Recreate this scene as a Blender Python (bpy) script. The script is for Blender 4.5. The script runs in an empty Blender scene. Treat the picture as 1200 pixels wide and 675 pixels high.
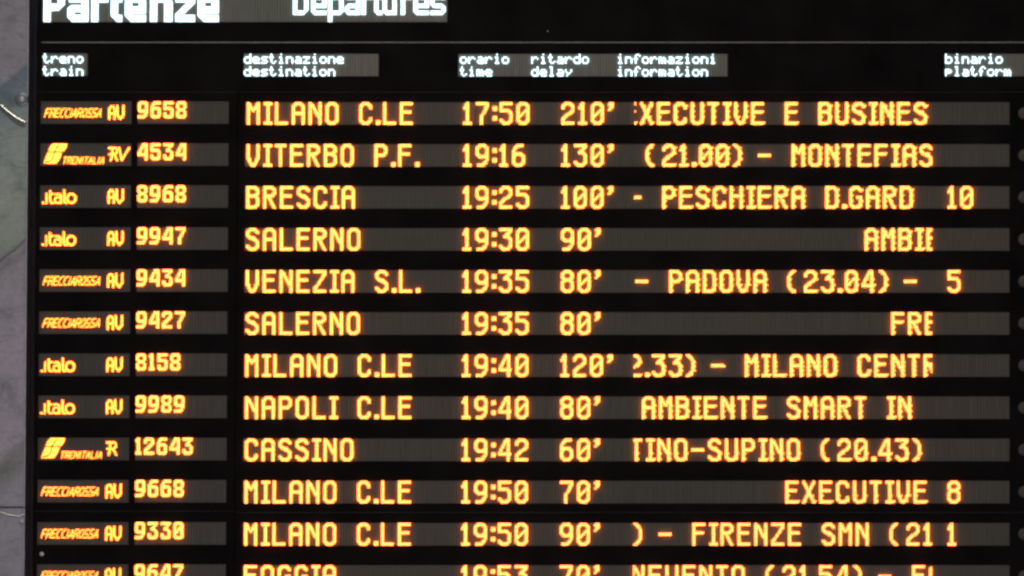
import bpy, math, random
from mathutils import Vector
random.seed(7)

# ---------------------------------------------------------------- camera, world, lamps, exposure
S = 0.003                      # metres per board unit
ZC = 3.5                       # height of the middle of the view
def WX(u): return u * S
def WZ(v): return ZC + (337.5 - v) * S
sc = bpy.context.scene
sc.view_settings.view_transform = 'Standard'
sc.view_settings.look = 'None'
sc.view_settings.exposure = 0.0
sc.view_settings.gamma = 1.0
sc.render.engine = 'CYCLES'
sc.cycles.max_bounces = 5
sc.cycles.use_denoising = True
sc.cycles.filter_width = 2.5

D = 30.0
PITCH = math.radians(4.06)
cd = bpy.data.cameras.new('camera')
cam = bpy.data.objects.new('camera', cd)
sc.collection.objects.link(cam)
cam.location = (WX(1185), -D, ZC - D * math.tan(PITCH))
cam.rotation_euler = (math.pi / 2 + PITCH, 0, 0)
cd.sensor_width = 36.0
cd.lens = 36.0 * D / math.cos(PITCH) / (1200 * S)
cd.shift_x = (600 - 1185) / 1200.0
cd.clip_start = 0.1
cd.clip_end = 200
cd.dof.use_dof = True
cd.dof.aperture_fstop = 9.5
cd.dof.focus_distance = D / 1.125
sc.camera = cam

w = bpy.data.worlds.new('World'); sc.world = w
w.use_nodes = True
w.node_tree.nodes['Background'].inputs[0].default_value = (0.95, 0.97, 1.0, 1)
w.node_tree.nodes['Background'].inputs[1].default_value = 0.04

def area(name, loc, target, sx, sy, power, col):
    l = bpy.data.lights.new(name, 'AREA'); l.shape = 'RECTANGLE'
    l.size = sx; l.size_y = sy; l.energy = power; l.color = col
    o = bpy.data.objects.new(name, l); sc.collection.objects.link(o)
    o.location = loc
    o.rotation_euler = (Vector(target) - Vector(loc)).to_track_quat('-Z', 'Y').to_euler()
    return o
area('hall_lamp', (1.2, -5.0, 8.2), (1.8, 0, 3.6), 5.0, 1.2, 150, (1.0, 0.98, 0.86))
area('low_fill', (1.6, -6.5, 0.6), (1.8, 0, 3.2), 5.0, 1.5, 100, (1.0, 0.90, 1.0))  # unseen fill added from below, tinted mauve for the lower rows

# ---------------------------------------------------------------- materials
def newmat(name):
    m = bpy.data.materials.new(name); m.use_nodes = True
    nt = m.node_tree
    return m, nt, nt.nodes['Principled BSDF'], nt.nodes.new, nt.links.new

def emit(name, col):
    m = bpy.data.materials.new(name); m.use_nodes = True
    nt = m.node_tree
    nt.nodes.remove(nt.nodes['Principled BSDF'])
    e = nt.nodes.new('ShaderNodeEmission')
    e.inputs[0].default_value = (*col, 1); e.inputs[1].default_value = 1.0
    nt.links.new(e.outputs[0], nt.nodes['Material Output'].inputs[0])
    return m
AMBER = emit('amber_led', (7.0, 1.65, 0.66))
AMBER_FINE = emit('amber_fine_led', (5.0, 1.25, 0.42))
WHITE = emit('white_led', (2.7, 3.5, 3.9))
AMBER_BODY = emit('amber_led_body', (30.0, 6.2, 0.01))
AMBER_FINE_BODY = emit('amber_fine_led_body', (34.0, 5.6, 0.02))
WHITE_BODY = emit('white_led_body', (3.2, 5.0, 5.4))
BODY = {AMBER: AMBER_BODY, AMBER_FINE: AMBER_FINE_BODY, WHITE: WHITE_BODY}

def ramp(nt, fac, stops):
    r = nt.nodes.new('ShaderNodeValToRGB')
    el = r.color_ramp.elements
    while len(el) > 1: el.remove(el[-1])
    el[0].position = stops[0][0]; el[0].color = (*stops[0][1], 1)
    for p, c in stops[1:]:
        e = el.new(p); e.color = (*c, 1)
    nt.links.new(fac, r.inputs[0])
    return r

def panel_mat(name, base, pitch):
    """dark smoked LED tiles: a grid of unlit diodes with column to column spread"""
    m, nt, b, N, L = newmat(name)
    tc = N('ShaderNodeTexCoord')
    geo = N('ShaderNodeNewGeometry')
    def wave(axis, pitch):
        sx = N('ShaderNodeSeparateXYZ'); L(tc.outputs['Object'], sx.inputs[0])
        mu = N('ShaderNodeMath'); mu.operation = 'MULTIPLY'; L(sx.outputs[axis], mu.inputs[0]); mu.inputs[1].default_value = 2 * math.pi / pitch
        si = N('ShaderNodeMath'); si.operation = 'SINE'; L(mu.outputs[0], si.inputs[0])
        return si.outputs[0]
    wx, wz = wave(0, 2*pitch), wave(2, pitch)   # the tile is ribbed: one upright louvre to every two diodes
    add = N('ShaderNodeMath'); add.operation = 'ADD'; L(wx, add.inputs[0]); sw = N('ShaderNodeMath'); sw.operation = 'MULTIPLY'; L(wz, sw.inputs[0]); sw.inputs[1].default_value = 0.4; L(sw.outputs[0], add.inputs[1])
    g = N('ShaderNodeMapRange'); L(add.outputs[0], g.inputs[0])
    g.inputs[1].default_value = -1.4; g.inputs[2].default_value = 1.4
    g.inputs[3].default_value = 0.66; g.inputs[4].default_value = 1.34
    # column streaks (diode batches differ from column to column)
    mp = N('ShaderNodeMapping'); mp.inputs['Scale'].default_value = (330, 1, 6.0); L(geo.outputs['Position'], mp.inputs[0])
    n1 = N('ShaderNodeTexNoise'); n1.inputs['Scale'].default_value = 1.0; n1.inputs['Detail'].default_value = 2; L(mp.outputs[0], n1.inputs[0])
    r1 = N('ShaderNodeMapRange'); L(n1.outputs[0], r1.inputs[0]); r1.inputs[1].default_value = 0.3; r1.inputs[2].default_value = 0.7
    r1.inputs[3].default_value = 0.78; r1.inputs[4].default_value = 1.22
    n2 = N('ShaderNodeTexNoise'); n2.inputs['Scale'].default_value = 1.6; n2.inputs['Detail'].default_value = 3; L(geo.outputs['Position'], n2.inputs[0])
    rc = ramp(nt, n2.outputs[0], [(0.3, tuple(c * k for c, k in zip(base, (0.86, 0.95, 0.92)))), (0.5, base), (0.7, tuple(c * k for c, k in zip(base, (1.12, 1.03, 1.0))))])
    mul = N('ShaderNodeMath'); mul.operation = 'MULTIPLY'; L(g.outputs[0], mul.inputs[0]); L(r1.outputs[0], mul.inputs[1])
    vm = N('ShaderNodeVectorMath'); vm.operation = 'SCALE'; L(rc.outputs[0], vm.inputs[0]); L(mul.outputs[0], vm.inputs['Scale'])
    L(vm.outputs[0], b.inputs['Base Color'])
    b.inputs['Roughness'].default_value = 0.55
    b.inputs['Specular IOR Level'].default_value = 0.25
    return m
PANEL = panel_mat('amber_tile_smoked', (0.076, 0.069, 0.056), 1.648 * S)
PANEL_L = panel_mat('amber_tile_small_smoked', (0.071, 0.065, 0.057), 1.667 * S)
PANEL_W = panel_mat('white_tile_smoked', (0.155, 0.146, 0.128), 1.645 * S)

def plain(name, col, rough, metal=0.0, spec=0.5, noise=0.0, nscale=30):
    m, nt, b, N, L = newmat(name)
    geo = N('ShaderNodeNewGeometry')
    n = N('ShaderNodeTexNoise'); n.inputs['Scale'].default_value = nscale; n.inputs['Detail'].default_value = 6
    L(geo.outputs['Position'], n.inputs[0])
    k0, k1 = 1 - noise, 1 + noise
    r = ramp(nt, n.outputs[0], [(0.3, tuple(c * k0 for c in col)), (0.7, tuple(c * k1 for c in col))])
    L(r.outputs[0], b.inputs['Base Color'])
    rr = N('ShaderNodeMapRange'); L(n.outputs[0], rr.inputs[0])
    rr.inputs[3].default_value = rough * 0.85; rr.inputs[4].default_value = min(1, rough * 1.15)
    L(rr.outputs[0], b.inputs['Roughness'])
    b.inputs['Metallic'].default_value = metal
    b.inputs['Specular IOR Level'].default_value = spec
    return m
PLATE = plain('matt_black_plate', (0.0050, 0.0041, 0.0041), 0.7, spec=0.06, noise=0.6, nscale=6)
FRAME = plain('black_frame', (0.0055, 0.0055, 0.009), 0.45, spec=0.2, noise=0.3)
RAIL = plain('black_rail', (0.007, 0.007, 0.011), 0.5, spec=0.2, noise=0.3)
LINE = plain('pale_grey_rule', (0.40, 0.39, 0.38), 0.5, noise=0.12)
LENS = plain('unlit_smoked_lens', (0.072, 0.068, 0.066), 0.6, spec=0.15, noise=0.2, nscale=60)
STEEL = plain('dull_steel', (0.6, 0.59, 0.58), 0.38, metal=0.4, noise=0.25, nscale=200)
WASHER = plain('weathered_zinc', (0.20, 0.22, 0.24), 0.35, metal=0.3, noise=0.2, nscale=50)
WIRE_GLINT = plain('pale_wire_and_glint', (0.95, 0.95, 0.86), 0.22, metal=1.0, noise=0.05)  # for the thin wire and the added tube that imitates a reflection
TRIM = plain('pale_metal_trim', (0.70, 0.67, 0.74), 0.5, metal=0.0, noise=0.2, nscale=40)
BACK = plain('concrete_grey', (0.10, 0.10, 0.10), 0.85, noise=0.25, nscale=3)

def stone_mat(name, seed):
    m, nt, b, N, L = newmat(name)
    geo = N('ShaderNodeNewGeometry')
    off = N('ShaderNodeVectorMath'); off.operation = 'ADD'; L(geo.outputs['Position'], off.inputs[0]); off.inputs[1].default_value = (seed, 0, 0)
    P = off.outputs[0]
    big = N('ShaderNodeTexNoise'); big.inputs['Scale'].default_value = 9; big.inputs['Detail'].default_value = 6; big.inputs['Roughness'].default_value = 0.55; L(P, big.inputs[0])
    # bedding of the stone: tilted bands of colour with one dark seam
    sep = N('ShaderNodeSeparateXYZ'); L(P, sep.inputs[0])
    tl = N('ShaderNodeMath'); tl.operation = 'MULTIPLY_ADD'; L(sep.outputs[0], tl.inputs[0]); tl.inputs[1].default_value = -0.86; L(sep.outputs[2], tl.inputs[2])
    pt = N('ShaderNodeMath'); pt.operation = 'MULTIPLY_ADD'; L(big.outputs[0], pt.inputs[0]); pt.inputs[1].default_value = 0.02; L(tl.outputs[0], pt.inputs[2])
    ps = N('ShaderNodeMapRange'); L(pt.outputs[0], ps.inputs[0]); ps.inputs[1].default_value = 2.51; ps.inputs[2].default_value = 5.01
    band = ramp(nt, ps.outputs[0], [(0.0, (.36,.355,.385)), (0.10, (.36,.35,.385)), (0.125, (.28,.29,.275)), (0.15, (.29,.30,.28)), (0.165, (.41,.38,.42)), (0.3, (.42,.385,.43)), (0.41, (.375,.355,.39)), (0.428, (.27,.265,.28)), (0.433, (.38,.375,.385)), (0.437, (.13,.13,.135)), (0.442, (.32,.37,.315)), (0.52, (.39,.44,.385)), (0.59, (.34,.395,.37)), (0.625, (.29,.35,.35)), (0.655, (.21,.265,.29)), (0.683, (.17,.215,.25)), (0.69, (.325,.315,.345)), (0.8, (.31,.298,.325)), (1.0, (.28,.27,.29))])
    mot = ramp(nt, big.outputs[0], [(0.3, (.62,.68,.66)), (0.43, (.95,.94,.96)), (0.6, (1.08,1.05,1.09)), (0.75, (.90,.96,.88))])
    c = N('ShaderNodeVectorMath'); c.operation = 'MULTIPLY'; L(band.outputs[0], c.inputs[0]); L(mot.outputs[0], c.inputs[1])
    fine = N('ShaderNodeTexNoise'); fine.inputs['Scale'].default_value = 60; fine.inputs['Detail'].default_value = 8; L(P, fine.inputs[0])
    fr = N('ShaderNodeMapRange'); L(fine.outputs[0], fr.inputs[0]); fr.inputs[1].default_value = 0.3; fr.inputs[2].default_value = 0.7; fr.inputs[3].default_value = 0.92; fr.inputs[4].default_value = 1.08
    # veins: thin ridges of a distorted field, tilted
    mp = N('ShaderNodeMapping'); mp.inputs['Rotation'].default_value = (0, math.radians(38), 0); mp.inputs['Scale'].default_value = (2.2, 1, 6.5); L(P, mp.inputs[0])
    v = N('ShaderNodeTexNoise'); v.inputs['Scale'].default_value = 1.5; v.inputs['Detail'].default_value = 5; v.inputs['Distortion'].default_value = 0.7; L(mp.outputs[0], v.inputs[0])
    sb = N('ShaderNodeMath'); sb.operation = 'SUBTRACT'; L(v.outputs[0], sb.inputs[0]); sb.inputs[1].default_value = 0.5
    ab = N('ShaderNodeMath'); ab.operation = 'ABSOLUTE'; L(sb.outputs[0], ab.inputs[0])
    vr = N('ShaderNodeMapRange'); L(ab.outputs[0], vr.inputs[0]); vr.inputs[1].default_value = 0.0; vr.inputs[2].default_value = 0.018; vr.inputs[3].default_value = 0.8; vr.inputs[4].default_value = 1.0
    mu = N('ShaderNodeMath'); mu.operation = 'MULTIPLY'; L(fr.outputs[0], mu.inputs[0]); L(vr.outputs[0], mu.inputs[1])
    vm = N('ShaderNodeVectorMath'); vm.operation = 'SCALE'; L(c.outputs[0], vm.inputs[0]); L(mu.outputs[0], vm.inputs['Scale'])
    L(vm.outputs[0], b.inputs['Base Color'])
    b.inputs['Roughness'].default_value = 0.42
    b.inputs['Specular IOR Level'].default_value = 0.3
    bp = N('ShaderNodeBump'); bp.inputs['Strength'].default_value = 0.12; bp.inputs['Distance'].default_value = 0.002; L(fine.outputs[0], bp.inputs['Height']); L(bp.outputs[0], b.inputs['Normal'])
    return m
STONE = stone_mat('veined_grey_stone', 0.0)

# ---------------------------------------------------------------- mesh helpers
class MB:
    def __init__(s): s.v = []; s.f = []; s.side = set()
    def box(s, x0, x1, y0, y1, z0, z1, bev=0.0):
        i = len(s.v)
        if bev <= 0:
            s.v += [(x0,y0,z0),(x1,y0,z0),(x1,y1,z0),(x0,y1,z0),(x0,y0,z1),(x1,y0,z1),(x1,y1,z1),(x0,y1,z1)]
            s.f += [tuple(i+k for k in q) for q in ((0,1,5,4),(1,2,6,5),(2,3,7,6),(3,0,4,7),(4,5,6,7),(3,2,1,0))]
        else:       # chamfered front edge (front is -y)
            b = bev
            s.v += [(x0+b,y0,z0+b),(x1-b,y0,z0+b),(x1-b,y0,z1-b),(x0+b,y0,z1-b),
                    (x0,y0+b,z0),(x1,y0+b,z0),(x1,y0+b,z1),(x0,y0+b,z1),
                    (x0,y1,z0),(x1,y1,z0),(x1,y1,z1),(x0,y1,z1)]
            q = [(0,1,2,3),(8,11,10,9)]
            for a in range(4):
                n = (a+1) % 4
                q += [(a, a+4, n+4, n), (a+4, a+8, n+8, n+4)]
            s.f += [tuple(i+k for k in t) for t in q]
    def quad(s, a, b, c, d):
        i = len(s.v); s.v += [a,b,c,d]; s.f.append((i,i+1,i+2,i+3))
    def disc_lathe(s, cx, cz, prof, n=20):
        """prof: list of (radius, y); turned round the y axis, closed at the front"""
        i = len(s.v)
        for r, y in prof:
            for k in range(n):
                a = 2*math.pi*k/n
                s.v.append((cx + r*math.cos(a), y, cz + r*math.sin(a)))
        for j in range(len(prof)-1):
            for k in range(n):
                a, b = i+j*n+k, i+j*n+(k+1) % n
                s.f.append((a, b, b+n, a+n))
        j = i+(len(prof)-1)*n
        s.f.append(tuple(j+k for k in range(n)))
    def tube(s, pts, rad, n=8):
        i = len(s.v)
        for k, p in enumerate(pts):
            p = Vector(p)
            t = (Vector(pts[min(k+1, len(pts)-1)]) - Vector(pts[max(k-1, 0)])).normalized()
            up = Vector((0, 1, 0)); sd = t.cross(up).normalized()
            r = rad(k/(len(pts)-1)) if callable(rad) else rad
            for q in range(n):
                a = 2*math.pi*q/n
                s.v.append(tuple(p + sd*(r*math.cos(a)) + up*(r*math.sin(a))))
        for k in range(len(pts)-1):
            for q in range(n):
                a, b = i+k*n+q, i+k*n+(q+1) % n
                s.f.append((a, b, b+n, a+n))
        s.f.append(tuple(i+q for q in range(n))); s.f.append(tuple(i+(len(pts)-1)*n+q for q in range(n)))
    def build(s, name, mat, parent=None, smooth=False):
        xs = [v[0] for v in s.v]; ys = [v[1] for v in s.v]; zs = [v[2] for v in s.v]
        c = ((min(xs)+max(xs))/2, (min(ys)+max(ys))/2, (min(zs)+max(zs))/2)
        me = bpy.data.meshes.new(name)
        me.from_pydata([(v[0]-c[0], v[1]-c[1], v[2]-c[2]) for v in s.v], [], s.f)
        me.update()
        if smooth: me.polygons.foreach_set('use_smooth', [True]*len(me.polygons))
        me.materials.append(mat)
        if mat in BODY:          # the moulded body glows more strongly sideways than the lens cap
            me.materials.append(BODY[mat])
            me.polygons.foreach_set('material_index', [1 if k in s.side else 0 for k in range(len(me.polygons))])
        o = bpy.data.objects.new(name, me); sc.collection.objects.link(o)
        place(o, c, parent)
        return o

POS = {}
def place(o, c, parent):
    POS[o.name] = Vector(c)
    o.location = Vector(c) - (POS[parent.name] if parent else Vector((0, 0, 0)))
    if parent: o.parent = parent
def copy_to(src, c, parent):
    o = src.copy(); sc.collection.objects.link(o)
    o.location = (0, 0, 0)
    place(o, c, parent)
    return o
def thing(name, label, cat, c):
    o = bpy.data.objects.new(name, None); sc.collection.objects.link(o)
    o.empty_display_size = 0.1
    place(o, c, None); tag(o, label, cat)
    return o
def tag(o, label, cat, group=None):
    o['label'] = label; o['category'] = cat
    if group: o['group'] = group

# survey of the board: the photo looks slightly up, so columns lean; turn a sighted position into board units
def U(x, y): return 1185 + (x - 1185) / (1 + 0.0035 * (y - 337.5) / 493)

# ---------------------------------------------------------------- LED lettering
PH, PV = 1.648, 1.645
def leds(cells, u0, v0, ph, pv, h=0.0058, fill=0.38, tip=0.33, n=6):
    """one moulded diode per cell (col,row), standing proud of the tile at y=0"""
    m = MB(); V, F = m.v, m.f
    cs = [(math.cos(2*math.pi*(k+.5)/n), math.sin(2*math.pi*(k+.5)/n)) for k in range(n)]
    rx, rz = ph*S*fill, pv*S*fill
    tx, tz = ph*S*tip, pv*S*tip
    for (c, r) in sorted(cells):
        x = WX(u0 + (c+.5)*ph); z = WZ(v0 + (r+.5)*pv); i = len(V)
        for a, b in cs: V.append((x + rx*a, 0.0003, z + rz*b))
        for a, b in cs: V.append((x + rx*a*.97, -h*.8, z + rz*b*.97))
        for a, b in cs: V.append((x + tx*a, -h, z + tz*b))
        for k in range(n):
            k2 = (k+1) % n
            m.side.add(len(F)); F.append((i+k, i+k2, i+n+k2, i+n+k)); F.append((i+n+k, i+n+k2, i+2*n+k2, i+2*n+k))
        F.append(tuple(i+2*n+k for k in range(n)))
    return m

def G(*rows):
    out = []
    for r in rows:
        if '*' in r:
            p, k = r.split('*'); out += [p]*int(k)
        else: out.append(r)
    return out
O_ = ('..#####..', '.#######.', '###...###')
_O = ('###...###', '.#######.', '..#####..')
F16 = {
 'A': G(*O_, '##.....##*4', '#########*2', '##.....##*7'),
 'B': G('#######..', '########.', '##....###', '##.....##*2', '##....###', '########.*2', '##....###', '##.....##*4', '##....###', '########.', '#######..'),
 'C': G(*O_, '##.....##*2', '##.......*6', '##.....##*2', *_O),
 'D': G('#######..', '########.', '##....###', '##.....##*10', '##....###', '########.', '#######..'),
 'E': G('#########*2', '##.......*4', '########.*2', '##.......*6', '#########*2'),
 'F': G('#########*2', '##.......*4', '########.*2', '##.......*8'),
 'G': G(*O_, '##.....##', '##.......*3', '##...####*2', '##.....##*4', *_O),
 'H': G('##.....##*6', '#########*2', '##.....##*8'),
 'I': G('######*2', '..##..*12', '######*2'),
 'L': G('##.......*14', '#########*2'),
 'M': G('##.....##', '###...###*2', '####.####*2', '##.###.##', '##..#..##', '##.....##*9'),
 'N': G('##.....##', '###....##', '####...##*2', '##.##..##*2', '##..##.##*2', '##...####*2', '##....###', '##.....##*5'),
 'O': G(*O_, '##.....##*10', *_O),
 'P': G('#######..', '########.', '##....###', '##.....##*3', '##....###', '########.', '#######..', '##.......*7'),
 'R': G('#######..', '########.', '##....###', '##.....##*2', '##....###', '########.', '#######..', '##.##....', '##..##...*2', '##...##..*2', '##....##.*2', '##.....##'),
 'S': G(*O_, '##.....##', '##.......', '###......', '.#####...', '..#####..', '....####.', '......###', '.......##*2', '##.....##', *_O),
 'T': G('########*2', '...##...*14'),
 'U': G('##.....##*13', *_O),
 'V': G('##.....##*10', '###...###', '.##...##.*2', '..##.##..', '..#####..', '...###...'),
 'X': G('##.....##*2', '.##...##.*2', '..##.##..*2', '...###...*4', '..##.##..*2', '.##...##.*2', '##.....##*2'),
 'Z': G('#########*2', '.......##', '......###', '......##.', '.....##..*2', '....##...', '...##....*2', '..##.....', '.##......', '###......', '##.......', '#########*2'),
 '0': G(*O_, '##.....##*2', '##....###', '##...####', '##..##.##', '##.##..##', '####...##', '###....##', '##.....##*2', *_O),
 '1': G('..##..', '.###..*2', '####..*2', '..##..*9', '######*2'),
 '2': G(*O_, '##.....##*2', '.......##', '......###', '.....###.', '...####..', '..###....', '.###.....', '###......', '##.......*2', '#########*2'),
 '3': G('#########*2', '......###', '.....###.', '....###..', '...####..', '...#####.', '......###', '.......##*4', '##.....##', *_O),
 '4': G('.....###.', '....####.*2', '...##.##.*2', '..##..##.*2', '.##...##.*2', '##....##.', '#########*2', '......##.*4'),
 '5': G('#########*2', '##.......*3', '#######..', '########.', '......###', '.......##*4', '##.....##', *_O),
 '6': G('...#####.', '..######.', '.###.....', '.##......', '##.......*2', '#######..', '########.', '###...###', '##.....##*4', *_O),
 '7': G('#########*2', '.......##', '......###', '......##.*2', '.....##..*2', '....##...', '...##....*7'),
 '8': G(*O_, '##.....##*2', '###...###', '.#######.*2', '###...###', '##.....##*4', *_O),
 '.': G('...*13', '###*3'),
 ':': G('...*3', '###*3', '...*4', '###*3', '...*3'),
 "'": G('.###', '####', '.###*2', '.##.', '##..', '....*10'),
 '(': G('...###', '..###.', '.###..', '.##...', '##....*8', '.##...', '.###..', '..###.', '...###'),
 '-': G('.........*7', '#########*2', '.........*7'),
}
F16['9'] = [r[::-1] for r in F16['6'][::-1]]
F16[')'] = [r[::-1] for r in F16['(']]
ADV = {'I': 8, 'T': 11, '1': 9, '.': 5, ':': 5, "'": 6, ')': 6, ' ': 12}
def text16(s, col, lo=None, hi=None, jag=()):
    """cells of a line in the tall face; in jag rows the next diode is still lit, as a line in motion shows"""
    out = set()
    for ch in s:
        if ch != ' ':
            for r, row in enumerate(F16[ch]):
                for c, k in enumerate(row):
                    if k == '#':
                        for cc in ((col+c, col+c+1) if r in jag else (col+c,)):
                            if (lo is None or cc >= lo) and (hi is None or cc <= hi): out.add((cc, r))
        col += ADV.get(ch, 12)
    return out

F12 = {
 '0': G('.#####.', '#######', '##...##', '##..###', '##.####', '##.####', '####.##', '###..##', '##...##', '##...##', '#######', '.#####.'),
 '1': G('.##.', '###.', '###.', '.##.*7', '####*2'),
 '2': G('.#####.', '#######', '##...##', '##...##', '....###', '...###.', '..###..', '.###...', '###....', '##.....', '#######*2'),
 '3': G('#######*2', '....##.', '...##..', '..###..', '..####.', '.....##', '.....##', '##...##*2', '#######', '.#####.'),
 '4': G('...####*2', '..##.##*2', '.##..##*2', '##...##', '#######*2', '.....##*3'),
 '5': G('#######*2', '##.....*2', '######.', '#######', '.....##*2', '##...##*2', '#######', '.#####.'),
 '6': G('..#####', '.######', '.##....', '##.....', '######.', '#######', '##...##*4', '#######', '.#####.'),
 '7': G('#######*2', '.....##', '....##.*2', '...##..*2', '..##...*5'),
 '8': G('.#####.', '#######', '##...##*2', '##...##', '.#####.*2', '##...##*3', '#######', '.#####.'),
}
F12['9'] = [r[::-1] for r in F12['6'][::-1]]
def text12(s, col):
    out = set()
    for ch in s:
        for r, row in enumerate(F12[ch]):
            for c, k in enumerate(row):
                if k == '#': out.add((col+c, r))
        col += 6 if ch == '1' else 9
    return out

F7 = {
 'a': '...../...../.###./....#/.####/#...#/.####', 'b': '#..../#..../####./#...#/#...#/#...#/####.',
 'd': '....#/....#/.####/#...#/#...#/#...#/.####', 'e': '...../...../.###./#...#/#####/#..../.####',
 'f': '..##./.#..#/.#.../###../.#.../.#.../.#...', 'i': '..#../...../.##../..#../..#../..#../.###.',
 'l': '.##../..#../..#../..#../..#../..#../.###.', 'm': '...../...../##.#./#.#.#/#.#.#/#.#.#/#.#.#',
 'n': '...../...../####./#...#/#...#/#...#/#...#', 'o': '...../...../.###./#...#/#...#/#...#/.###.',
 'p': '...../...../####./#...#/####./#..../#....', 'r': '...../...../#.##./##..#/#..../#..../#....',
 's': '...../...../.####/#..../.###./....#/####.', 't': '.#.../.#.../###../.#.../.#.../.#..#/..##.',
 'y': '...../...../#...#/#...#/.#.#./..#../.#...', 'z': '...../...../#####/...#./..#../.#.../#####',
}
def text7(s, col, row):
    out = set()
    for i, ch in enumerate(s):
        for r, line in enumerate(F7[ch].split('/')):
            for c, k in enumerate(line):
                if k == '#': out.add((col + i*6 + c, row + r))
    return out

# big title faces, drawn as filled blocks of diodes: (c0, r0, c1, r1), minus corners
def blocks(rects, col, row, cut=()):
    s = set()
    for a, b, c, d in rects:
        s |= {(x, y) for x in range(a, c) for y in range(b, d)}
    s -= set(cut)
    return {(x+col, y+row) for x, y in s}
def corner(x, y, dx, dy, n):     # cells of a triangular corner cut
    return [(x + dx*i, y + dy*j) for i in range(n) for j in range(n-i)]
def diag(w, r0, r1, th):
    s = []
    for r in range(r0, r1):
        t = (r - r0) / max(1, r1 - r0 - 1)
        c = round((w - th) * (1 - t)); s.append((c, r, c + th, r + 1))
    return s
def bold(ch):
    if ch == 'P': return [(0,0,5,26),(5,0,15,5),(10,3,15,15),(5,13,15,18)], corner(14,17,-1,-1,4)+corner(14,0,-1,1,4)
    if ch == 'a': return [(1,7,15,12),(10,7,15,26),(0,14,5,26),(5,14,10,19),(5,21,10,26)], corner(0,25,1,-1,3)+corner(0,14,1,1,2)+corner(14,7,-1,1,3)
    if ch == 'r': return [(0,7,5,26),(5,7,12,12)], []
    if ch == 't': return [(0,0,5,26),(5,7,8,12),(3,21,8,26)], corner(0,25,1,-1,4)
    if ch == 'e': return [(0,7,5,26),(5,7,15,12),(10,7,15,20),(5,15,10,20),(5,21,15,26)], corner(0,25,1,-1,4)+corner(14,7,-1,1,3)+corner(0,7,1,1,3)
    if ch == 'n': return [(0,7,5,26),(5,7,15,12),(10,7,16,26)], corner(15,7,-1,1,4)
    if ch == 'z': return [(0,7,14,12),(0,21,14,26)] + diag(14,12,21,6), []
def light(ch):                      # baseline row 20, x-height 14 rows
    if ch == 'D': return [(0,0,3,20),(3,0,11,3),(8,0,11,20),(3,17,11,20)], corner(10,0,-1,1,3)+corner(10,19,-1,-1,3)
    if ch == 'e': return [(0,6,3,20),(3,6,11,9),(8,6,11,15),(3,12,11,15),(3,17,11,20)], corner(0,19,1,-1,2)+corner(0,6,1,1,2)+corner(10,6,-1,1,2)
    if ch == 'p': return [(0,6,3,25),(3,6,11,9),(8,6,11,20),(3,17,11,20)], corner(10,6,-1,1,2)+corner(10,19,-1,-1,2)
    if ch == 'a': return [(1,6,11,9),(8,6,11,20),(0,12,11,15),(0,12,3,20),(0,17,11,20)], corner(0,19,1,-1,2)+corner(0,12,1,1,2)+corner(10,6,-1,1,2)
    if ch == 'r': return [(0,6,3,20),(3,6,8,9)], []
    if ch == 't': return [(0,1,3,20),(3,6,6,9),(2,17,6,20)], corner(0,19,1,-1,2)
    if ch == 'u': return [(0,6,3,20),(7,6,10,20),(0,17,10,20)], corner(0,19,1,-1,2)
    if ch == 's': return [(0,6,11,9),(0,6,3,15),(0,12,11,15),(8,12,11,20),(0,17,11,20)], corner(0,6,1,1,2)+corner(10,19,-1,-1,2)+corner(0,14,1,-1,2)+corner(10,12,-1,1,2)

# carrier marks: strokes rasterised on the fine pitch logo tile
FP = 0.55
def stroke_cells(segs, wd):
    out = set()
    for (x0, y0), (x1, y1) in segs:
        r = wd / 2
        for i in range(int((min(x0, x1)-r)/FP)-1, int((max(x0, x1)+r)/FP)+2):
            for j in range(int((min(y0, y1)-r)/FP)-1, int((max(y0, y1)+r)/FP)+2):
                px, py = (i+.5)*FP, (j+.5)*FP
                dx, dy = x1-x0, y1-y0; l2 = dx*dx+dy*dy
                t = 0 if l2 == 0 else max(0, min(1, ((px-x0)*dx+(py-y0)*dy)/l2))
                if (px-x0-t*dx)**2 + (py-y0-t*dy)**2 <= r*r: out.add((i, j))
    return out
def poly_cells(poly):
    out = set()
    xs = [p[0] for p in poly]; ys = [p[1] for p in poly]
    for i in range(int(min(xs)/FP)-1, int(max(xs)/FP)+2):
        for j in range(int(min(ys)/FP)-1, int(max(ys)/FP)+2):
            px, py = (i+.5)*FP, (j+.5)*FP; ins = False
            for k in range(len(poly)):
                (xa, ya), (xb, yb) = poly[k], poly[k-1]
                if (ya > py) != (yb > py) and px < (xb-xa)*(py-ya)/(yb-ya)+xa: ins = not ins
            if ins: out.add((i, j))
    return out
def pl(*pts): return [(pts[k], pts[k+1]) for k in range(len(pts)-1)]
def arc(cx, cy, rx, ry, a0, a1, n=10):
    p = [(cx+rx*math.cos(math.radians(a0+(a1-a0)*k/n)), cy+ry*math.sin(math.radians(a0+(a1-a0)*k/n))) for k in range(n+1)]
    return pl(*p)
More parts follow.
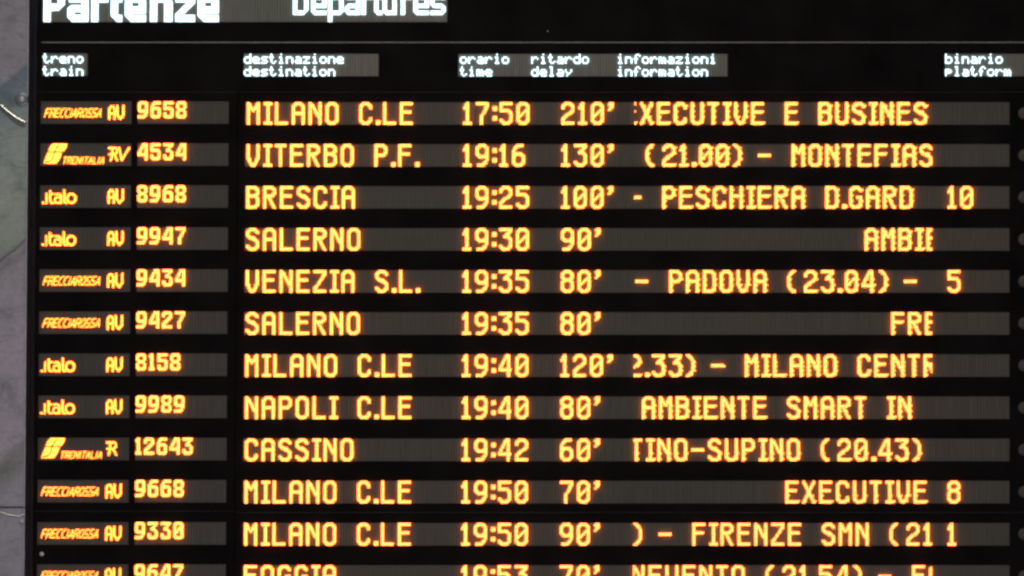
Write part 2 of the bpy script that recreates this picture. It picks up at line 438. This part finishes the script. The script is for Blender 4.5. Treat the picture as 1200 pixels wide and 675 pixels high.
CAPS = {
 'A': [pl((0,1),(.5,0),(1,1)), pl((.2,.7),(.8,.7))],
 'C': [pl((1,0),(.3,0),(0,.3),(0,.7),(.3,1),(1,1))],
 'E': [pl((1,0),(0,0),(0,1),(1,1)), pl((0,.5),(.8,.5))],
 'F': [pl((1,0),(0,0),(0,1)), pl((0,.5),(.8,.5))],
 'I': [pl((.5,0),(.5,1))], 'L': [pl((0,0),(0,1),(1,1))],
 'N': [pl((0,1),(0,0),(1,1),(1,0))],
 'O': [pl((.3,0),(.7,0),(1,.3),(1,.7),(.7,1),(.3,1),(0,.7),(0,.3),(.3,0))],
 'R': [pl((0,1),(0,0),(.8,0),(1,.2),(.8,.5),(0,.5)), pl((.5,.5),(1,1))],
 'S': [pl((1,0),(.2,0),(0,.25),(.2,.5),(.8,.5),(1,.75),(.8,1),(0,1))],
 'T': [pl((0,0),(1,0)), pl((.5,0),(.5,1))],
}
def slanted(word, x0, x1, y0, y1, wd, slant, gap=.28):
    h = y1-y0; ws = [.35 if c == 'I' else 1 for c in word]
    tot = sum(ws) + gap*(len(word)-1); k = (x1-x0-slant*h)/tot; x = x0; out = set()
    for c, wv in zip(word, ws):
        for line in CAPS[c]:
            segs = []
            for a, b in line:
                f = lambda p: (x + p[0]*wv*k + slant*h*(1-p[1]), y0 + p[1]*h)
                segs.append((f(a), f(b)))
            out |= stroke_cells(segs, wd)
        x += (wv+gap)*k
    return out
def av_mark(x, y):
    a = pl((x,y+15.2),(x,y+3.6),(x+1.9,y+.6),(x+4.3,y+.6),(x+6.2,y+3.6),(x+6.2,y+15.2)) + pl((x,y+9),(x+6.2,y+9))
    v = pl((x+9.4,y),(x+9.4,y+10.4),(x+13,y+15.2)) + pl((x+13,y+15.2),(x+16.8,y+10.4),(x+16.8,y))
    return stroke_cells(a, 2.2) | stroke_cells(v, 2.2)
def r_mark(x, y, with_v):
    s = pl((0,1),(9,1),(11.2,3.2),(11,6.6),(8,9),(0,9)) + pl((4,1),(4,9),(2.2,16.8)) + pl((7,9),(11.8,16.8))
    if with_v: s = pl((0,1),(8,1),(9.8,3.2),(9.4,6.6),(7,9),(0,9)) + pl((4,1),(4,9),(2.2,16.8)) + pl((6.5,9),(9.8,16.8)) + pl((12.2,.8),(15.6,16.6),(24.6,.8))
    f = lambda p: (x + p[0]*.95, y + p[1]*.92)
    return stroke_cells([(f(p), f(q)) for p, q in s], 2.0)
def swoosh_mark():
    up = poly_cells([(13.5,1.0),(16,0.4),(31.2,0.4),(30.2,4.2),(27.6,8.8),(25.8,9.5),(9.0,9.5),(10.6,5.0)])
    dn = poly_cells([(8.5,10.8),(25,10.8),(23.2,16.2),(20.6,21.0),(17.6,23.8),(3.8,23.8),(4.8,20.4)])
    cutl = stroke_cells(pl((21.5,2.2),(18.2,6.4),(16.0,11.2),(14.6,17.2),(11.4,21.2),(5.5,22.2)), 1.6)
    return (up | dn) - cutl
def italo_mark():
    f = lambda p: (3.6 + (p[0]-3.2)*.93, 20.7 + (p[1]-21.4)*.88)
    g = lambda segs: [(f(p), f(q)) for p, q in segs]
    t = stroke_cells(g(pl((3.2,21.2),(3.3,21.2))), 2.5) | stroke_cells(g(pl((7.4,9.5),(7.4,21.5))), 2.0)
    t |= stroke_cells(g(pl((11.8,5.6),(11.8,18.6),(13.4,21.3),(16.2,21.4))), 2.0) | stroke_cells(g(pl((11.8,9.6),(15.8,9.6))), 1.9)
    t |= stroke_cells(g(arc(21.6,17.6,3.9,3.9,0,360,16)), 1.9) | stroke_cells(g(pl((18.6,10),(22.6,9.4),(25.3,11.4),(25.6,21.5))), 1.9)
    t |= stroke_cells(g(pl((29.4,4.6),(29.4,18.6),(30.6,21.2),(32.4,21.4))), 2.1)
    return t | stroke_cells(g(arc(38.6,15.4,5.3,6.0,0,360,20)), 2.1)

# ---------------------------------------------------------------- the setting: wall behind and stone cladding
m = MB(); m.box(-4.0, 8.0, 0.27, 0.40, 0.0, 6.5)
back = m.build('wall', BACK); back['kind'] = 'structure'

edge = U(30.3, 300)
def slab(name, v0, v1, label):
    t = thing(name, label, 'stone slab', (WX(-300), 0.0, WZ(v1)))
    m = MB(); m.box(WX(-640), WX(edge), -0.003, 0.03, WZ(v1), WZ(v0), 0.004)
    m.build('face', STONE, t)
    m = MB(); m.box(WX(edge)+0.0002, WX(edge)+0.0042, -0.0050, 0.03, WZ(v1), WZ(v0), 0.0008); m.build('edge_trim', TRIM, t)
    return t
up = slab('stone_slab', -420, 594.3, 'tall veined grey stone slab beside the left edge of the board, above the joint')
lo = slab('stone_slab', 595.7, 1150, 'lower veined grey stone slab beside the left edge of the board, below the joint')
def screw(parent, u, v, r, y, washer):
    m = MB(); x, z = WX(u), WZ(v)
    if washer:
        k = MB(); k.disc_lathe(x, z, [(r*2.3*S, y), (r*2.3*S, y-0.002), (r*2.1*S, y-0.0036), (r*.9*S, y-0.0036)], 28); k.build('washer', WASHER, parent, True)
    m.disc_lathe(x, z, [(r*S, y-0.0005), (r*S, y-0.005), (r*0.8*S, y-0.0075), (r*0.35*S, y-0.0085)], 20)
    o = m.build('screw', STEEL, parent, True)
    return o
screw(up, U(25.6, 115.5), 115.5, 3.6, -0.003, True)
screw(lo, U(25.8, 611), 611, 2.6, -0.003, False)

def wire(label, pts, rad):  # builds the thin wire and also the added reflection tube
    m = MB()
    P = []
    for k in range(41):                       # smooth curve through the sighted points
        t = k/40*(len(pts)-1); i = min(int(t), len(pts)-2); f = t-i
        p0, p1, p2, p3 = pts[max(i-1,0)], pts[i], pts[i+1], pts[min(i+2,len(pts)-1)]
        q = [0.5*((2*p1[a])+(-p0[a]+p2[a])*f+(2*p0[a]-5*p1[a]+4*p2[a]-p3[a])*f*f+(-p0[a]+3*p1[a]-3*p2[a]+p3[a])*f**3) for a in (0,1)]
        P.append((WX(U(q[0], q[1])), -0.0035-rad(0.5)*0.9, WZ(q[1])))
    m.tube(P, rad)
    o = m.build('wire', WIRE_GLINT, None, True); tag(o, label, 'wire')
wire('bright reflected streak put in as a pale tube, curving down across the stone to the board, under the washered screw', [(0.6,122),(7,128.2),(16,135.4),(24,140.6),(30.2,143.2)], lambda t: 0.0052+0.0042*min(1, t*1.6))  # no real wire: added metal tube shaped like a lamp's reflection on the stone
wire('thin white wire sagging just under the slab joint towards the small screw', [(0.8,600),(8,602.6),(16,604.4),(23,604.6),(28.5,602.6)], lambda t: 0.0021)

# ---------------------------------------------------------------- the departure board
L0, R0, T0, B0 = U(31.9, 337), 1275.0, -86.0, 742.0
board = thing('departure_board', 'large black station departure board with twelve rows of amber lettering and white headings', 'departure board', (WX(650), 0.1, WZ(B0)))
m = MB(); m.box(WX(L0), WX(R0), 0.0185, 0.24, WZ(B0), WZ(T0)); m.build('cabinet', FRAME, board)
lx0, lx1 = L0 + 4.8, U(41.2, 337)
m = MB()
m.box(WX(L0), WX(lx0-.3), -0.014, 0.0182, WZ(B0), WZ(T0), 0.001)
m.build('edge_rail', FRAME, board)
m = MB(); m.box(WX(lx0), WX(lx1), -0.007, 0.0182, WZ(B0-5), WZ(T0+5), 0.0008); m.build('edge_rail', RAIL, board)
m = MB(); m.box(WX(1263), WX(R0), -0.014, 0.0182, WZ(B0), WZ(T0), 0.001); m.build('edge_rail', FRAME, board)
m = MB(); m.box(WX(lx1+.3), WX(1262.7), -0.014, 0.0182, WZ(T0+7), WZ(T0), 0.001); m.build('edge_rail', FRAME, board)
m = MB(); m.box(WX(lx1+.3), WX(1262.7), -0.014, 0.0182, WZ(B0), WZ(B0-7), 0.001); m.build('edge_rail', FRAME, board)

ROW0, RP = 132.1, 49.41
HH = PV * 8                                         # half height of a 16 diode tile
rows = [ROW0 + RP*i for i in range(12)]
DL = -1.0                                           # the small tiles sit a touch higher
PANEL_U0, PANEL_N = 286.5, 544
NUM_U0, NUM_N, NUM_P = 160.1, 64, 1.667
LOGO_U0, LOGO_W = 46.3, 106.4
HEADS = [(U(50.0, 75), 32, 74.6), (U(286.0, 75), 96, 75.0), (U(537.3, 75), 192, 75.2), (U(1107.6, 75), 64, 75.0)]
TITLE_U0, TITLE_V1, TITLE_N = U(49.6, 10), 24.2, 289

def plate(name, u0, u1, v0, v1, holes):
    """sheet with rectangular windows; front 3 mm proud of the tiles"""
    us = sorted({u0, u1, *[h[0] for h in holes], *[h[1] for h in holes]})
    vs = sorted({v0, v1, *[h[2] for h in holes], *[h[3] for h in holes]})
    m = MB(); yf, yb = -0.0008, 0.0175
    for a, b in zip(us, us[1:]):
        for c, d in zip(vs, vs[1:]):
            mu, mv = (a+b)/2, (c+d)/2
            if any(h[0] < mu < h[1] and h[2] < mv < h[3] for h in holes): continue
            m.quad((WX(a),yf,WZ(d)), (WX(b),yf,WZ(d)), (WX(b),yf,WZ(c)), (WX(a),yf,WZ(c)))
    def ring(a, b, c, d):
        P = [(a,d),(b,d),(b,c),(a,c)]
        for (p, q), (r, s) in zip(P, P[1:]+P[:1]):
            m.quad((WX(p),yb,WZ(q)), (WX(r),yb,WZ(s)), (WX(r),yf,WZ(s)), (WX(p),yf,WZ(q)))
    ring(u0, u1, v0, v1)
    for h in holes: ring(*h)
    return m.build(name, PLATE, board)
g = 0.12
lh = lambda i: [(LOGO_U0-g, LOGO_U0+LOGO_W+g, rows[i]+DL-HH-g, rows[i]+DL+HH+g), (NUM_U0-g, NUM_U0+NUM_N*NUM_P+g, rows[i]+DL-HH-g, rows[i]+DL+HH+g)]
rh = lambda i: (PANEL_U0-g, PANEL_U0+PANEL_N*PH+g, rows[i]-HH-g, rows[i]+HH+g)
seam = 599.2; us = 276.6
hh = [(u-g, u+n*1.645+g, v-HH-g, v+HH+g) for u, n, v in HEADS] + [(TITLE_U0-g, TITLE_U0+TITLE_N*1.645+g, TITLE_V1-32*PV-g, TITLE_V1+g)]
plate('face_plate', lx1+.4, 1262.6, T0+7.4, 107.6, hh)
plate('face_plate', lx1+.4, us, 108.2, seam-.3, [h for i in range(10) for h in lh(i)])
plate('face_plate', lx1+.4, us, seam+.3, B0-7.4, [h for i in (10, 11) for h in lh(i)])
plate('face_plate', us+.7, 1262.6, 108.2, seam+1.3, [rh(i) for i in range(10)])
plate('face_plate', us+.7, 1262.6, seam+1.9, B0-7.4, [rh(i) for i in (10, 11)])

m = MB(); m.box(WX(U(48.8, 48)), WX(1262), -0.0045, -0.0009, WZ(48.8), WZ(48.1)); m.build('rule_line', LINE, board)
SEAM = plain('pale_seam_edge', (0.034, 0.031, 0.027), 0.6, spec=0.2, noise=0.5, nscale=9)  # a tone lighter than the plates, along their joins
def seam_strip(u0, u1, v):
    m = MB(); m.box(WX(u0), WX(u1), -0.0026, -0.0009, WZ(v+.28), WZ(v-.28)); m.build('seam_strip', SEAM, board)
seam_strip(lx1+1, us-1, 107.2); seam_strip(us+2, 1262, 107.2); seam_strip(lx1+1, us-1, seam); seam_strip(us+2, 1262, seam+1.6)
def pin(u, v, r):
    m = MB(); m.disc_lathe(WX(u), WZ(v), [(r*S, -0.0008), (r*S, -0.005), (r*.7*S, -0.0068)], 14)
    return m.build('screw', STEEL, board, True)
pin(U(49, 649.5), 649.5, 2.5)
pin(U(642, 35), 35, 0.9)
pin(U(39, 127.5), 127.5, 0.8)

def tile(name, mat, uc, vc, wd, ht):
    m = MB(); m.box(WX(uc-wd/2), WX(uc+wd/2), 0.0, 0.016, WZ(vc+ht/2), WZ(vc-ht/2))
    return m.build(name, mat, board)

# title strip
tw = TITLE_N*1.645
title = tile('title_display', PANEL_W, TITLE_U0+tw/2, TITLE_V1-16*PV, tw, 32*PV)
cells = set()
for ch, x in zip('Partenze', (50.6, 78.4, 106.4, 129.4, 146.4, 175.2, 205.2, 232.4)):
    rc, ct = bold(ch); cells |= blocks(rc, round((U(x, 12)-TITLE_U0)/1.645), 6, ct)
o = leds(cells, TITLE_U0, TITLE_V1-32*PV, 1.645, PV, 0.004, .43, .37).build('title_text', WHITE, title); o['label'] = 'bold white title reading Partenze'
cells = set()
for ch, x in zip('Departures', (342.6, 364.4, 384.2, 403.8, 423.2, 438.2, 448.2, 469.2, 484.2, 504.6)):
    rc, ct = light(ch); cells |= blocks(rc, round((U(x, 12)-TITLE_U0)/1.645), 7, ct)
o = leds(cells, TITLE_U0, TITLE_V1-32*PV, 1.645, PV, 0.004, .43, .37).build('title_text', WHITE, title); o['label'] = 'lighter white title reading Departures'

# column headings
HT = [[(50.0, 'treno', 'train')], [(286.8, 'destinazione', 'destination')],
      [(538.2, 'orario', 'time'), (623.2, 'ritardo', 'delay'), (722.6, 'informazioni', 'information')], [(1108.2, 'binario', 'platform')]]
for (u, n, v), texts in zip(HEADS, HT):
    hd = tile('heading_display', PANEL_W, u+n*1.645/2, v, n*1.645, 2*HH)
    for x, a, b in texts:
        c0 = max(0, round((U(x, 75)-u)/1.645))
        o = leds(text7(a, c0, 0) | text7(b, c0, 9), u, v-HH, 1.645, PV, 0.0045, .46, .41).build('heading_text', WHITE, hd)
        o['label'] = 'white heading reading %s over %s' % (a, b)

# twelve rows of tiles and their lettering
T = [('F','AV','9658','MILANO C.LE','17:50',"210'",'EXECUTIVE E BUSINES',269,(2,6,10,14),''),
     ('S','RV','4534','VITERBO P.F.','19:16',"130'",'(21.00) - MONTEFIASCONE',285,(2,6,10,14),''),
     ('I','AV','8968','BRESCIA','19:25',"100'",'- PESCHIERA D.GARD',273,(2,6,10,14),'10'),
     ('I','AV','9947','SALERNO','19:30',"90'",'AMBIENTE',441,(2,6,10,14),''),
     ('F','AV','9434','VENEZIA S.L.','19:35',"80'",'- PADOVA (23.04) -',278,(6,10,14),'5'),
     ('F','AV','9427','SALERNO','19:35',"80'",'FRECCE',460,(6,10,14),''),
     ('I','AV','8158','MILANO C.LE','19:40',"120'",'2.33) - MILANO CENTRALE',273,(5,8,11,14),''),
     ('I','AV','9989','NAPOLI C.LE','19:40',"80'",'AMBIENTE SMART IN',283,(6,10,14),''),
     ('S','R','12643','CASSINO','19:42',"60'",'TINO-SUPINO (20.43)',275,(10,14),''),
     ('F','AV','9668','MILANO C.LE','19:50',"70'",'EXECUTIVE',385,(10,14),'8'),
     ('F','AV','9330','MILANO C.LE','19:50',"90'",') - FIRENZE SMN (21',277,(),'1'),
     ('F','AV','9647','FOGGIA','19:53',"70'",'BENEVENTO (21.54) - FOGGIA',252,(),'')]
FINE = {}
word = slanted('FRECCIAROSSA', 4.2, 72.6, 9.0, 18.2, 0.95, .32)
FINE['F'] = word
FINE['S'] = swoosh_mark() | slanted('TRENITALIA', 25.6, 75.6, 16.6, 23.6, 0.95, .3, .42)
FINE['I'] = italo_mark()
MARK_LABEL = {'F': 'slanted amber carrier wordmark', 'S': 'amber carrier emblem with small slanted wordmark', 'I': 'amber lower case carrier wordmark'}
CLASS = {'AV': lambda: av_mark(80.2, 5.4), 'RV': lambda: r_mark(80.4, 4.6, True), 'R': lambda: r_mark(80.4, 4.6, False)}
mesh_cache = {}
proto = None
info_hi = 488
for i, (mk, cl, num, dest, tm, dl, info, ic, jag, pf) in enumerate(T):
    vc = rows[i]; vl = vc + DL
    cw = PANEL_N*PH
    pos = [(WX(LOGO_U0+LOGO_W/2), 0.008, WZ(vl)), (WX(NUM_U0+NUM_N*NUM_P/2), 0.008, WZ(vl)), (WX(PANEL_U0+cw/2), 0.008, WZ(vc))]
    if proto is None:
        proto = (tile('carrier_display', PANEL_L, LOGO_U0+LOGO_W/2, vl, LOGO_W, 2*HH),
                 tile('number_display', PANEL_L, NUM_U0+NUM_N*NUM_P/2, vl, NUM_N*NUM_P, 2*HH),
                 tile('row_display', PANEL, PANEL_U0+cw/2, vc, cw, 2*HH))
        dps = proto
    else:
        dps = [copy_to(s, p, board) for s, p in zip(proto, pos)]
    for key, nm, lab in ((mk, 'carrier_mark', MARK_LABEL[mk]), (cl, 'category_text', 'amber category letters reading ' + cl)):
        if key in mesh_cache:
            src, v_src = mesh_cache[key]
            c = POS[src.name] + Vector((0, 0, WZ(vl)-WZ(v_src)))
            o = copy_to(src, c, dps[0])
        else:
            cs = FINE[key] if nm == 'carrier_mark' else CLASS[key]()
            o = leds(cs, LOGO_U0, vl-HH, FP, FP, h=0.0028, fill=0.44, tip=0.40, n=4).build(nm, AMBER_FINE, dps[0])
            mesh_cache[key] = (o, vl)
        o['label'] = lab
    o = leds(text12(num, 0), NUM_U0, vl-HH, NUM_P, PV).build('train_number', AMBER, dps[1])
    o['label'] = 'amber train number reading ' + num
    def put(nm, cells, lab):
        if cells:
            o = leds(cells, PANEL_U0, vc-HH, PH, PV).build(nm, AMBER, dps[2]); o['label'] = lab
    put('destination_text', text16(dest, 1), 'amber destination reading ' + dest)
    put('time_text', text16(tm, 155), 'amber departure time reading ' + tm)
    put('delay_text', text16(dl, 225), 'amber delay in minutes reading ' + dl)
    put('information_text', text16(info, ic, 277, info_hi, jag), 'amber scrolling information line')
    if pf: put('platform_text', text16(pf, 500), 'amber platform number reading ' + pf)

# unlit round lamps at the right end of each row
lamp = None
for i in range(12):
    u, v = 1200.4, rows[i]
    if lamp is None:
        m = MB(); R = 6.3*S
        m.disc_lathe(WX(u), WZ(v), [(R*1.12, -0.0008), (R*1.12, -0.0035), (R*1.0, -0.0040)] + [(R*.98*math.cos(a), -0.0040-0.006*math.sin(a)) for a in [math.radians(x) for x in (5, 20, 40, 60, 80)]], 28)
        lamp = m.build('indicator_lamp', LENS, board, True); c0 = POS[lamp.name].copy(); v0 = v
    else:
        copy_to(lamp, c0 + Vector((0, 0, WZ(v)-WZ(v0))), board)
